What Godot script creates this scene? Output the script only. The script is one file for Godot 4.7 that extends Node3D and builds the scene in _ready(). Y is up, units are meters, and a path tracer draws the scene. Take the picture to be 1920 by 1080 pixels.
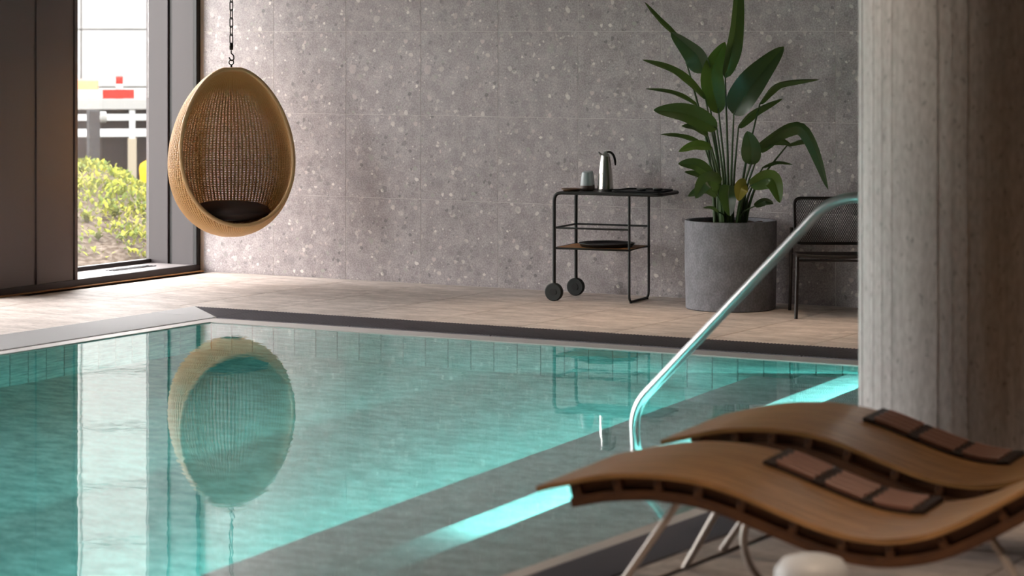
extends Node3D

# ------------------------------------------------------------------ mesh builder
class MB:
	var v := PackedVector3Array()
	var n := PackedVector3Array()
	var uv := PackedVector2Array()
	var col := PackedColorArray()
	var ix := PackedInt32Array()
	var use_col := false
	var ink := Color.WHITE

	func vert(p: Vector3, nn: Vector3, t := Vector2.ZERO) -> int:
		v.append(p)
		n.append(nn)
		uv.append(t)
		col.append(ink)
		return v.size() - 1

	func tri(a: int, b: int, c: int) -> void:
		var g := (v[b] - v[a]).cross(v[c] - v[a])
		if g.length_squared() < 1e-18:
			return
		if g.dot(n[a] + n[b] + n[c]) > 0.0:
			ix.append_array([a, c, b])
		else:
			ix.append_array([a, b, c])

	func quad(a: int, b: int, c: int, d: int) -> void:
		tri(a, b, c)
		tri(a, c, d)

	# bevelled box; uv in metres, moved by off
	func box(c: Vector3, size: Vector3, bev := 0.0, bas := Basis.IDENTITY, off := Vector2.ZERO) -> void:
		var h := size * 0.5
		var b := minf(bev, minf(h.x, minf(h.y, h.z)) * 0.9)
		var id := {}
		for ax in 3:
			var u := (ax + 1) % 3
			var w := (ax + 2) % 3
			for s in [-1, 1]:
				var nn := Vector3.ZERO
				nn[ax] = s
				var four := []
				for q in [[-1, -1], [1, -1], [1, 1], [-1, 1]]:
					var p := Vector3.ZERO
					p[ax] = s * h[ax]
					p[u] = q[0] * (h[u] - b)
					p[w] = q[1] * (h[w] - b)
					var t := Vector2(p.x, p.y)
					if ax == 0:
						t = Vector2(p.z, p.y)
					elif ax == 1:
						t = Vector2(p.x, p.z)
					var k := vert(c + bas * p, bas * nn, t + off)
					var sg := [0, 0, 0]
					sg[ax] = s
					sg[u] = q[0]
					sg[w] = q[1]
					id["%d%d%d%d" % [sg[0], sg[1], sg[2], ax]] = k
					four.append(k)
				quad(four[0], four[1], four[2], four[3])
		if b > 0.0:
			for ax in 3:
				var u := (ax + 1) % 3
				var w := (ax + 2) % 3
				for su in [-1, 1]:
					for sw in [-1, 1]:
						var e := []
						for s in [-1, 1]:
							var sg := [0, 0, 0]
							sg[ax] = s
							sg[u] = su
							sg[w] = sw
							e.append(id["%d%d%d%d" % [sg[0], sg[1], sg[2], u]])
							e.append(id["%d%d%d%d" % [sg[0], sg[1], sg[2], w]])
						quad(e[0], e[1], e[3], e[2])
			for sx in [-1, 1]:
				for sy in [-1, 1]:
					for sz in [-1, 1]:
						tri(id["%d%d%d0" % [sx, sy, sz]], id["%d%d%d1" % [sx, sy, sz]], id["%d%d%d2" % [sx, sy, sz]])

	func bar(a: Vector3, b: Vector3, w: float, h: float, bev := 0.0) -> void:
		var d := b - a
		var z := d.normalized()
		var up := Vector3.UP if absf(z.y) < 0.95 else Vector3.RIGHT
		var x := up.cross(z).normalized()
		var y := z.cross(x)
		box((a + b) * 0.5, Vector3(w, h, d.length()), bev, Basis(x, y, z))

	func tube(path: Array, r: Variant, sides := 8, closed := false, caps := true) -> void:
		var m := path.size()
		var start := v.size()
		var nx := Vector3.ZERO
		var along := 0.0
		for i in m:
			var p: Vector3 = path[i]
			var pa: Vector3 = path[(i - 1 + m) % m] if (i > 0 or closed) else p
			var pb: Vector3 = path[(i + 1) % m] if (i < m - 1 or closed) else p
			var t := (pb - pa).normalized()
			if nx == Vector3.ZERO:
				nx = (Vector3.UP if absf(t.y) < 0.9 else Vector3.RIGHT).cross(t).normalized()
			else:
				nx = (nx - t * nx.dot(t)).normalized()
			var ny := t.cross(nx)
			var rr: float = r[i] if r is Array else r
			if i > 0:
				along += p.distance_to(path[i - 1])
			for k in sides + 1:
				var a := TAU * k / sides
				var d := nx * cos(a) + ny * sin(a)
				vert(p + d * rr, d, Vector2(along, rr * a))
		var row := sides + 1
		for i in (m if closed else m - 1):
			var j := (i + 1) % m
			for k in sides:
				quad(start + i * row + k, start + i * row + k + 1, start + j * row + k + 1, start + j * row + k)
		if caps and not closed:
			for e in [0, m - 1]:
				var t: Vector3 = (path[1] - path[0]) if e == 0 else (path[m - 1] - path[m - 2])
				t = -t.normalized() if e == 0 else t.normalized()
				var c := vert(path[e], t)
				var ring := []
				for k in sides:
					ring.append(vert(v[start + e * row + k], t))
				for k in sides:
					tri(c, ring[k], ring[(k + 1) % sides])

	# profile of (radius, y); smooth along one call
	func lathe(prof: Array, segs: int, c := Vector3.ZERO, flip := false) -> void:
		var start := v.size()
		var m := prof.size()
		var len := 0.0
		for i in m:
			var p: Vector2 = prof[i]
			var t: Vector2 = (prof[mini(i + 1, m - 1)] - prof[maxi(i - 1, 0)]).normalized()
			var nn := Vector2(t.y, -t.x) * (-1.0 if flip else 1.0)
			if i > 0:
				len += p.distance_to(prof[i - 1])
			for k in segs + 1:
				var a := TAU * k / segs
				var d := Vector3(sin(a), 0, cos(a))
				vert(c + d * p.x + Vector3(0, p.y, 0), d * nn.x + Vector3(0, nn.y, 0), Vector2(a * 0.35, len))
		for i in m - 1:
			for k in segs:
				quad(start + i * (segs + 1) + k, start + i * (segs + 1) + k + 1, start + (i + 1) * (segs + 1) + k + 1, start + (i + 1) * (segs + 1) + k)

	# rows of points; normals from the surface, turned towards face
	func sheet(rows: Array, face: Vector3, uvs := Vector2.ONE, flip := false) -> void:
		var start := v.size()
		var m := rows.size()
		var k: int = rows[0].size()
		for i in m:
			for j in k:
				var du: Vector3 = rows[mini(i + 1, m - 1)][j] - rows[maxi(i - 1, 0)][j]
				var dv: Vector3 = rows[i][mini(j + 1, k - 1)] - rows[i][maxi(j - 1, 0)]
				var nn := du.cross(dv).normalized()
				if face != Vector3.ZERO:
					if nn.dot(face) < 0.0:
						nn = -nn
				elif flip:
					nn = -nn
				vert(rows[i][j], nn, Vector2(float(i) / (m - 1) * uvs.x, float(j) / (k - 1) * uvs.y))
		for i in m - 1:
			for j in k - 1:
				quad(start + i * k + j, start + i * k + j + 1, start + (i + 1) * k + j + 1, start + (i + 1) * k + j)

	# a strip with thickness bent along a profile in x, y, from z0 to z1
	func bent(prof: Array, z0: float, z1: float, th: float, u0 := 0.0, v0 := 0.0) -> void:
		var m := prof.size()
		var top := []
		var bot := []
		var nor := []
		for i in m:
			var t: Vector2 = (prof[mini(i + 1, m - 1)] - prof[maxi(i - 1, 0)]).normalized()
			var q := Vector2(-t.y, t.x)
			nor.append(q)
			top.append(prof[i])
			bot.append(prof[i] - q * th)
		for s in 4:
			var start := v.size()
			var along := u0
			for i in m:
				var a: Vector2 = top[i]
				var b: Vector2 = bot[i]
				var q: Vector2 = nor[i]
				if i > 0:
					along += a.distance_to(top[i - 1])
				if s == 0:
					vert(Vector3(a.x, a.y, z0), Vector3(q.x, q.y, 0), Vector2(along, v0))
					vert(Vector3(a.x, a.y, z1), Vector3(q.x, q.y, 0), Vector2(along, v0 + absf(z1 - z0)))
				elif s == 1:
					vert(Vector3(b.x, b.y, z0), Vector3(-q.x, -q.y, 0), Vector2(along, v0))
					vert(Vector3(b.x, b.y, z1), Vector3(-q.x, -q.y, 0), Vector2(along, v0 + absf(z1 - z0)))
				else:
					var z := z0 if s == 2 else z1
					var nn := Vector3(0, 0, signf(z0 - z1)) if s == 2 else Vector3(0, 0, signf(z1 - z0))
					vert(Vector3(a.x, a.y, z), nn, Vector2(along, v0))
					vert(Vector3(b.x, b.y, z), nn, Vector2(along, v0 + th))
			for i in m - 1:
				quad(start + i * 2, start + i * 2 + 1, start + i * 2 + 3, start + i * 2 + 2)
		for e in [0, m - 1]:
			var a: Vector2 = top[e]
			var b: Vector2 = bot[e]
			var t2: Vector2 = (prof[1] - prof[0]) * -1.0 if e == 0 else prof[m - 1] - prof[m - 2]
			var nn := Vector3(t2.x, t2.y, 0).normalized()
			quad(vert(Vector3(a.x, a.y, z0), nn), vert(Vector3(a.x, a.y, z1), nn), vert(Vector3(b.x, b.y, z1), nn), vert(Vector3(b.x, b.y, z0), nn))

	# upright prism over a quad footprint in x, z
	func prism(f: Array, y0: float, y1: float) -> void:
		var mid := Vector2.ZERO
		for q in f:
			mid += q / 4.0
		for y in [y0, y1]:
			var nn := Vector3.UP if y == y1 else Vector3.DOWN
			var a := []
			for q in f:
				a.append(vert(Vector3(q.x, y, q.y), nn, q))
			quad(a[0], a[1], a[2], a[3])
		for i in 4:
			var p: Vector2 = f[i]
			var q: Vector2 = f[(i + 1) % 4]
			var e := (q - p).normalized()
			var o := Vector2(e.y, -e.x)
			if o.dot((p + q) / 2.0 - mid) < 0.0:
				o = -o
			var nn := Vector3(o.x, 0, o.y)
			var w := p.distance_to(q)
			quad(vert(Vector3(p.x, y0, p.y), nn, Vector2(0, y0)), vert(Vector3(q.x, y0, q.y), nn, Vector2(w, y0)), vert(Vector3(q.x, y1, q.y), nn, Vector2(w, y1)), vert(Vector3(p.x, y1, p.y), nn, Vector2(0, y1)))

	func mesh() -> ArrayMesh:
		var arr := []
		arr.resize(Mesh.ARRAY_MAX)
		arr[Mesh.ARRAY_VERTEX] = v
		arr[Mesh.ARRAY_NORMAL] = n
		arr[Mesh.ARRAY_TEX_UV] = uv
		if use_col:
			arr[Mesh.ARRAY_COLOR] = col
		arr[Mesh.ARRAY_INDEX] = ix
		var m := ArrayMesh.new()
		m.add_surface_from_arrays(Mesh.PRIMITIVE_TRIANGLES, arr)
		return m

# ------------------------------------------------------------------ helpers
var rng := RandomNumberGenerator.new()
var used := {}
var M := {}

func numbered(called: String) -> String:
	if not used.has(called):
		used[called] = 0
		return called
	used[called] += 1
	return "%s_%03d" % [called, used[called]]

func tag(o: Node, label: String, category := "", group := "", kind := "") -> void:
	if label:
		o.set_meta("label", label)
	if category:
		o.set_meta("category", category)
	if group:
		o.set_meta("group", group)
	if kind:
		o.set_meta("kind", kind)

func thing(called: String, at: Vector3, turn: float, label: String, category: String, group := "") -> Node3D:
	var o := Node3D.new()
	o.name = numbered(called)
	add_child(o)
	o.position = at
	o.rotation.y = turn
	tag(o, label, category, group)
	return o

func part(m: Variant, called: String, mat: Material, parent: Node, at := Vector3.ZERO) -> MeshInstance3D:
	var o := MeshInstance3D.new()
	o.mesh = m.mesh() if m is MB else m
	o.material_override = mat
	o.name = numbered(called) if parent == self else called
	parent.add_child(o, true)
	o.position = at
	return o

func struct(m: Variant, called: String, mat: Material) -> MeshInstance3D:
	var o := part(m, called, mat, self)
	o.set_meta("kind", "structure")
	return o

func cr(pts: Array, per := 6) -> Array:
	# Catmull-Rom through Vector3 or Vector2 points
	var out := []
	var m := pts.size()
	for i in m - 1:
		var a = pts[maxi(i - 1, 0)]
		var b = pts[i]
		var c = pts[i + 1]
		var d = pts[mini(i + 2, m - 1)]
		for k in per:
			out.append(b.cubic_interpolate(c, a, d, float(k) / per))
	out.append(pts[m - 1])
	return out

func rounded(pts: Array, r: float, per := 5) -> Array:
	# a polyline whose inner corners are rounded
	var out := [pts[0]]
	for i in range(1, pts.size() - 1):
		var p: Vector3 = pts[i]
		var da: Vector3 = (pts[i - 1] - p)
		var db: Vector3 = (pts[i + 1] - p)
		var ra := minf(r, minf(da.length(), db.length()) * 0.48)
		var a := p + da.normalized() * ra
		var b := p + db.normalized() * ra
		for k in per + 1:
			var t := float(k) / per
			out.append(a.lerp(p, t).lerp(p.lerp(b, t), t))
	out.append(pts[pts.size() - 1])
	return out

func mat(rgb: Color, rough := 0.6, metal := 0.0) -> StandardMaterial3D:
	var m := StandardMaterial3D.new()
	m.albedo_color = rgb
	m.roughness = rough
	m.metallic = metal
	return m

func c8(r: int, g: int, b: int) -> Color:
	return Color(r / 255.0, g / 255.0, b / 255.0)

func noise(sd: int, freq: float, oct := 3, kind := FastNoiseLite.TYPE_SIMPLEX) -> FastNoiseLite:
	var f := FastNoiseLite.new()
	f.seed = sd
	f.frequency = freq
	f.noise_type = kind
	f.fractal_octaves = oct
	return f

func tex(w: int, h: int, fn: Callable) -> ImageTexture:
	var d := PackedByteArray()
	d.resize(w * h * 3)
	var k := 0
	for y in h:
		for x in w:
			var c: Vector3 = fn.call(x, y)
			d[k] = clampi(int(c.x), 0, 255)
			d[k + 1] = clampi(int(c.y), 0, 255)
			d[k + 2] = clampi(int(c.z), 0, 255)
			k += 3
	return ImageTexture.create_from_image(Image.create_from_data(w, h, false, Image.FORMAT_RGB8, d))

func terrazzo(w: int) -> ImageTexture:
	var d := PackedByteArray()
	d.resize(w * w * 3)
	var n1 := noise(5, 0.012, 3)
	var n2 := noise(6, 0.11, 3)
	var k := 0
	for y in w:
		for x in w:
			var e := n1.get_noise_2d(x, y) * 14.0 + n2.get_noise_2d(x, y) * 22.0
			d[k] = clampi(int(161 + e), 0, 255)
			d[k + 1] = clampi(int(152 + e), 0, 255)
			d[k + 2] = clampi(int(152 + e), 0, 255)
			k += 3
	var pal := [Vector3(204, 196, 190), Vector3(186, 174, 171), Vector3(226, 220, 213), Vector3(134, 128, 126), Vector3(118, 115, 112), Vector3(164, 162, 154), Vector3(200, 186, 184), Vector3(148, 137, 138), Vector3(92, 91, 90)]
	var r := RandomNumberGenerator.new()
	r.seed = 77
	for i in 5200:
		var big := r.randf()
		var rad := 1.6 + 3.2 * pow(big, 2.0)
		if i > 3500:
			rad = 4.5 + 7.5 * pow(big, 1.8)
		if i > 5030:
			rad = 9.0 + 11.0 * pow(big, 2.0)
		var c: Vector3 = pal[r.randi() % pal.size()]
		var mix := r.randf_range(0.4, 1.0)
		if i > 5030:
			mix = r.randf_range(0.35, 0.7)
		if c.x < 140.0:
			mix *= 0.6
		var cx := r.randi() % w
		var cy := r.randi() % w
		var st := r.randf_range(0.6, 1.0)
		var ang := r.randf() * TAU
		var lobes := []
		for q in 8:
			lobes.append(r.randf_range(0.52, 1.0))
		var ri := int(ceil(rad))
		for dy in range(-ri, ri + 1):
			for dx in range(-ri, ri + 1):
				var px := dx * cos(ang) + dy * sin(ang)
				var py := (-dx * sin(ang) + dy * cos(ang)) / st
				var a := (atan2(py, px) / TAU + 0.5) * 8.0
				var ia := int(a) % 8
				var lim: float = lerpf(lobes[ia], lobes[(ia + 1) % 8], a - floorf(a)) * rad
				var dist := sqrt(px * px + py * py)
				if dist < lim:
					var t := clampf((lim - dist) * 0.9, 0.0, 1.0) * mix
					var o := (((cy + dy + w) % w) * w + (cx + dx + w) % w) * 3
					d[o] = int(lerpf(d[o], c.x, t))
					d[o + 1] = int(lerpf(d[o + 1], c.y, t))
					d[o + 2] = int(lerpf(d[o + 2], c.z, t))
	return ImageTexture.create_from_image(Image.create_from_data(w, w, false, Image.FORMAT_RGB8, d))

func make_materials() -> void:
	var t := terrazzo(1024)
	M.terrazzo = mat(Color.WHITE, 0.42)
	M.terrazzo.albedo_texture = t
	M.terrazzo.uv1_scale = Vector3(0.5, 0.5, 1)
	M.grout = mat(c8(206, 200, 196), 0.9)
	# floor slabs
	var f1 := noise(11, 0.006, 4)
	var f2 := noise(12, 0.09, 2)
	var f3 := noise(13, 0.03, 3)
	var fl := tex(1024, 1024, func(x, y):
		var e := f1.get_noise_2d(x * 0.6, y * 1.6) * 22.0 + f2.get_noise_2d(x * 0.35, y * 1.8) * 13.0
		var s := f3.get_noise_2d(x * 0.25 + 400, y * 2.0)
		if s > 0.28:
			e -= (s - 0.28) * 70.0
		return Vector3(198 + e, 184 + e, 174 + e))
	M.floor = mat(Color.WHITE, 0.58)
	M.floor.albedo_texture = fl
	M.floor.uv1_scale = Vector3(0.55, 0.55, 1)
	M.floor.metallic_specular = 0.35
	M.joint = mat(c8(92, 82, 75), 0.9)
	# pool stone
	var p1 := noise(21, 0.02, 4)
	var p2 := noise(22, 0.12, 2)
	var pt := tex(512, 512, func(x, y):
		var e := p1.get_noise_2d(x * 0.7, y * 1.5) * 34.0 + p2.get_noise_2d(x * 0.6, y * 1.6) * 20.0
		return Vector3(154 + e, 204 + e, 198 + e))
	M.pool = mat(Color.WHITE, 0.6)
	M.pool.albedo_texture = pt
	M.pool.uv1_scale = Vector3(0.5, 0.5, 1)
	M.pool_joint = mat(c8(52, 104, 98), 0.9)
	var pt2 := tex(512, 512, func(x, y):
		var e := p1.get_noise_2d(x * 0.7 + 900, y * 1.5) * 26.0 + p2.get_noise_2d(x * 0.6, y * 1.6) * 20.0
		return Vector3(214 + e, 220 + e, 220 + e))
	M.step = mat(Color.WHITE, 0.6)
	M.step.albedo_texture = pt2
	M.step.uv1_scale = Vector3(0.5, 0.5, 1)
	M.lip = mat(c8(206, 196, 190), 0.5)
	M.grate_shaded = mat(c8(108, 102, 107), 0.55)  # one grate plastic, coloured darker for the shaded look of far and right runs
	M.grate_lit = mat(c8(212, 208, 206), 0.55)  # the same plastic, coloured lighter for the lit look of the left run
	M.gutter = mat(c8(48, 46, 50), 0.9)
	# water
	M.water = mat(Color(0.90, 0.975, 0.965, 0.0), 0.0)
	M.water.transparency = BaseMaterial3D.TRANSPARENCY_ALPHA
	M.water.refraction_enabled = true
	M.water.refraction_scale = 0.033
	var w1 := noise(31, 0.016, 2)
	var w2 := noise(32, 0.05, 2)
	var wt := tex(1024, 1024, func(x, y):
		var e := 128.0 + w1.get_noise_2d(x, y) * 80.0 + w2.get_noise_2d(x, y) * 22.0
		return Vector3(e, e, e))
	M.water.heightmap_enabled = true
	M.water.heightmap_texture = wt
	M.water.heightmap_scale = 0.024
	M.water.uv1_scale = Vector3(0.25, 0.25, 1)
	# metal
	M.bronze = mat(c8(96, 84, 82), 0.5)
	M.jamb = mat(c8(52, 45, 46), 0.5)
	M.black_metal = mat(c8(30, 29, 29), 0.4, 0.3)
	M.dark_frame = mat(c8(52, 46, 45), 0.45, 0.3)
	M.sill = mat(c8(150, 142, 140), 0.4, 0.2)
	M.steel = mat(c8(206, 208, 208), 0.3, 1.0)
	M.brushed = mat(c8(205, 203, 198), 0.27, 1.0)
	M.leg = mat(c8(176, 166, 158), 0.4, 0.35)
	M.powder = mat(c8(26, 29, 28), 0.5, 0.1)
	M.rubber = mat(c8(44, 48, 47), 0.75)
	M.brown_powder = mat(c8(34, 26, 24), 0.45, 0.1)
	# wood
	var g1 := noise(41, 0.02, 4)
	var g2 := noise(42, 0.22, 2)
	var wood := tex(1024, 256, func(x, y):
		var e := g1.get_noise_2d(x * 0.12, y * 2.2) * 42.0 + g2.get_noise_2d(x * 0.05, y * 1.6) * 22.0
		return Vector3(156 + e, 115 + e * 0.85, 72 + e * 0.7))
	M.wood = mat(Color.WHITE, 0.32)
	M.wood.albedo_texture = wood
	M.wood.uv1_scale = Vector3(0.7, 2.6, 1)
	M.wood_rail = mat(c8(132, 110, 86), 0.6)
	M.wood_rail.albedo_texture = wood
	M.rod = mat(c8(150, 110, 96), 0.28)
	M.strap = mat(c8(38, 22, 15), 0.6)
	M.oak = mat(c8(255, 235, 200), 0.55)
	M.oak.albedo_texture = wood
	M.oak.uv1_scale = Vector3(1.2, 2.0, 1)
	# wicker
	M.wicker = mat(c8(208, 156, 92), 0.5)
	M.wicker_stake = mat(c8(212, 166, 106), 0.5)
	M.wicker_rim = mat(c8(206, 166, 116), 0.45)
	M.cushion = mat(c8(60, 45, 40), 0.75)
	M.chain = mat(c8(50, 46, 44), 0.4, 0.7)
	# concrete
	var c1 := noise(51, 0.01, 4)
	var c2 := noise(52, 0.06, 3)
	var c3 := noise(53, 0.02, 2)
	var conc := tex(1024, 1024, func(x, y):
		var e := c1.get_noise_2d(x * 4.0, y * 0.25) * 11.0 + c2.get_noise_2d(x * 1.2, y * 0.5) * 14.0
		var s := c3.get_noise_2d(x * 2.0 + 300.0, y * 1.4)
		if s > 0.62:
			e -= (s - 0.62) * 120.0
		return Vector3(190 + e, 184 + e, 182 + e))
	M.concrete = mat(Color.WHITE, 0.75)
	M.concrete.albedo_texture = conc
	M.concrete.uv1_scale = Vector3(0.5, 0.42, 1)
	var pc := tex(512, 512, func(x, y):
		var e := c1.get_noise_2d(x * 1.5, y * 1.5) * 12.0 + c2.get_noise_2d(x * 1.4, y * 1.4) * 14.0
		return Vector3(120 + e, 120 + e, 126 + e))
	M.pot = mat(Color.WHITE, 0.7)
	M.pot.albedo_texture = pc
	M.pot.uv1_scale = Vector3(1, 1, 1)
	M.soil = mat(c8(62, 44, 34), 0.95)
	M.leaf = mat(c8(34, 56, 27), 0.36)
	M.leaf2 = mat(c8(44, 66, 32), 0.38)
	M.leaf3 = mat(c8(70, 96, 28), 0.38)
	M.leaf4 = mat(c8(128, 118, 44), 0.45)
	for k in ["leaf", "leaf2", "leaf3", "leaf4"]:
		M[k].backlight_enabled = true
		M[k].backlight = c8(70, 90, 36)
	M.stem = mat(c8(58, 80, 42), 0.45)
	M.glaze = mat(c8(184, 192, 193), 0.25)
	M.glaze_foot = mat(c8(96, 84, 76), 0.5)
	M.plate = mat(c8(120, 92, 66), 0.4)
	M.paint = mat(c8(170, 162, 156), 0.85)
	M.ceiling = mat(c8(120, 112, 106), 0.9)
	M.inner_wall = mat(c8(110, 98, 92), 0.85)
	M.white = mat(c8(186, 187, 190), 0.5)
	M.glass = mat(Color(1, 1, 1, 0.04), 0.0)
	M.glass.transparency = BaseMaterial3D.TRANSPARENCY_ALPHA
	M.ochre = mat(c8(168, 122, 74), 0.7)
	# outdoors
	M.ext_white = mat(c8(118, 118, 116), 0.8)
	M.ext_grey = mat(c8(96, 96, 94), 0.8)
	M.ext_frame = mat(c8(124, 126, 125), 0.5)
	M.ext_dark = mat(c8(20, 17, 16), 0.5)
	M.ext_beige = mat(c8(96, 90, 78), 0.8)
	M.red = mat(c8(120, 24, 18), 0.6)
	M.barrier_white = mat(c8(124, 116, 115), 0.6)
	M.orange = mat(c8(168, 100, 72), 0.7)
	M.yellow = mat(c8(160, 128, 22), 0.5)
	M.post = mat(c8(30, 31, 32), 0.6)
	var e1 := noise(61, 0.02, 4)
	var earth := tex(512, 512, func(x, y):
		var e := e1.get_noise_2d(x * 2.0, y * 2.0) * 50.0
		return Vector3(64 + e * 0.55, 56 + e * 0.55, 48 + e * 0.55))
	M.earth = mat(Color.WHITE, 0.95)
	M.earth.albedo_texture = earth
	M.gravel = mat(c8(116, 112, 106), 0.95)
	M.weed = [mat(c8(84, 88, 28), 0.8), mat(c8(100, 98, 36), 0.8), mat(c8(62, 72, 34), 0.8)]
	for m in M.weed:
		m.backlight_enabled = true
		m.backlight = c8(60, 64, 26)
	for m in [M.ext_white, M.ext_grey, M.ext_frame, M.ext_dark, M.ext_beige, M.red, M.barrier_white, M.orange, M.yellow, M.post, M.earth, M.gravel] + M.weed:
		m.metallic_specular = 0.12
	M.led = mat(c8(150, 250, 245), 0.5)
	M.led.emission_enabled = true
	M.led.emission = c8(140, 246, 240)
	M.led.emission_energy_multiplier = 4.0
	M.bulb = mat(c8(255, 220, 180), 0.5)
	M.bulb.emission_enabled = true
	M.bulb.emission = c8(255, 228, 200)
	M.bulb.emission_energy_multiplier = 6.0

# ------------------------------------------------------------------ scene
const WX := -3.395          # face of the window wall
const CEIL := 3.05
const PX0 := -1.23         # pool water's edges
const PX1 := 4.25
const PZ0 := 2.77
const PZ1 := 11.8

func _ready() -> void:
	rng.seed = 20
	# camera: level, lens shifted down
	var cam := Camera3D.new()
	cam.name = "camera"
	add_child(cam)
	cam.position = Vector3(8.7108, 1.7876, 16.1772)
	cam.rotation.y = 0.5259
	var at := CameraAttributesPhysical.new()
	at.frustum_focal_length = 100.0
	at.exposure_aperture = 3.5
	at.frustum_focus_distance = 17.6
	cam.attributes = at
	cam.set_frustum(0.05 * 1080.0 / 5009.57, Vector2(0, -0.05 * (540.0 - 62.27) / 5009.57), 0.05, 300.0)
	cam.current = true
	# sky and exposure
	var env := Environment.new()
	env.background_mode = Environment.BG_SKY
	var sky := Sky.new()
	var sm := ProceduralSkyMaterial.new()
	sm.sky_top_color = c8(226, 226, 228)
	sm.sky_horizon_color = c8(240, 236, 230)
	sm.ground_horizon_color = c8(200, 198, 192)
	sm.ground_bottom_color = c8(150, 146, 140)
	sky.sky_material = sm
	env.sky = sky
	env.background_energy_multiplier = 21.0
	env.tonemap_mode = Environment.TONE_MAPPER_LINEAR
	env.tonemap_exposure = 1.0
	env.sdfgi_enabled = true
	env.ssao_enabled = true
	env.ssil_enabled = true
	var we := WorldEnvironment.new()
	we.name = "environment"
	we.environment = env
	add_child(we)

	make_materials()
	build_floor()
	build_back_wall()
	build_left_wall()
	build_shell()
	build_pool()
	build_column()
	build_outside()
	build_egg()
	build_trolley()
	build_tableware()
	build_plant()
	build_chair()
	build_rail()
	build_loungers()

func slab_tile(variants: Array, size: Vector3, bev: float, count := 8) -> void:
	for k in count:
		var m := MB.new()
		m.box(Vector3(0, -size.y * 0.5, 0), size, bev, Basis.IDENTITY, Vector2(rng.randf() * 3.0, rng.randf() * 3.0))
		variants.append(m.mesh())

func build_floor() -> void:
	var b := MB.new()
	var y := -0.162
	b.box(Vector3(4.0, y, 1.0525), Vector3(17.0, 0.3, 2.105))            # along the back wall
	b.box(Vector3(-3.18, y, 10.55), Vector3(2.64, 0.3, 16.89))           # along the windows
	b.box(Vector3(8.55, y, 10.55), Vector3(7.92, 0.3, 16.89))            # lounger side
	b.box(Vector3(1.36, y, 15.6), Vector3(6.45, 0.3, 6.8))               # behind the pool
	var fl := struct(b, "floor", M.joint)
	var small := []
	slab_tile(small, Vector3(0.634, 0.014, 0.614), 0.002)
	var strip := []
	slab_tile(strip, Vector3(0.634, 0.014, 0.239), 0.002)
	for i in range(-6, 14):
		var x := 0.58 + 0.64 * i + 0.32
		if x < -3.2:
			continue
		for j in 3:
			part(small[rng.randi() % 8], "tile", M.floor, fl, Vector3(x, 0, 0.31 + 0.62 * j))
		part(strip[rng.randi() % 8], "tile", M.floor, fl, Vector3(x, 0, 1.983))
	var edge := []
	slab_tile(edge, Vector3(0.46, 0.014, 0.616), 0.002)
	for j in 10:
		var z := 2.108 + 0.31 + 0.62 * j
		part(edge[j % 8], "tile", M.floor, fl, Vector3(-3.18, 0, z))
		part(small[rng.randi() % 8], "tile", M.floor, fl, Vector3(-2.625, 0, z))
		part(edge[(j + 3) % 8], "tile", M.floor, fl, Vector3(-2.09, 0, z))
	# lounger side: a narrow border, a slot, then slabs
	var bord := []
	slab_tile(bord, Vector3(0.118, 0.014, 0.9), 0.002)
	var wide := []
	slab_tile(wide, Vector3(0.9, 0.014, 0.9), 0.002)
	for j in 14:
		var z := 2.56 + 0.904 * j
		part(bord[j % 8], "tile", M.floor, fl, Vector3(4.655, 0, z))
		for i in 5:
			part(wide[rng.randi() % 8], "tile", M.floor, fl, Vector3(5.195 + 0.904 * i, 0, z))
	var s := MB.new()
	s.box(Vector3(4.729, -0.008, 8.2), Vector3(0.026, 0.006, 12.6))
	struct(s, "trim_1", M.gutter)

func build_back_wall() -> void:
	var b := MB.new()
	b.box(Vector3(4.36, 1.4, -0.1512), Vector3(16.39, 3.6, 0.3))
	var w := struct(b, "wall_back", M.grout)
	var vs := []
	for k in 14:
		var m := MB.new()
		m.box(Vector3.ZERO, Vector3(0.6372, 0.5972, 0.012), 0.0006, Basis.IDENTITY, Vector2(rng.randf() * 4.0, rng.randf() * 4.0))
		vs.append(m.mesh())
	for i in range(-1, 15):
		for j in 5:
			part(vs[rng.randi() % 14], "tile", M.terrazzo, w, Vector3(-2.712 + 0.64 * i + 0.32, 0.3 + 0.6 * j, -0.006))

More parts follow.
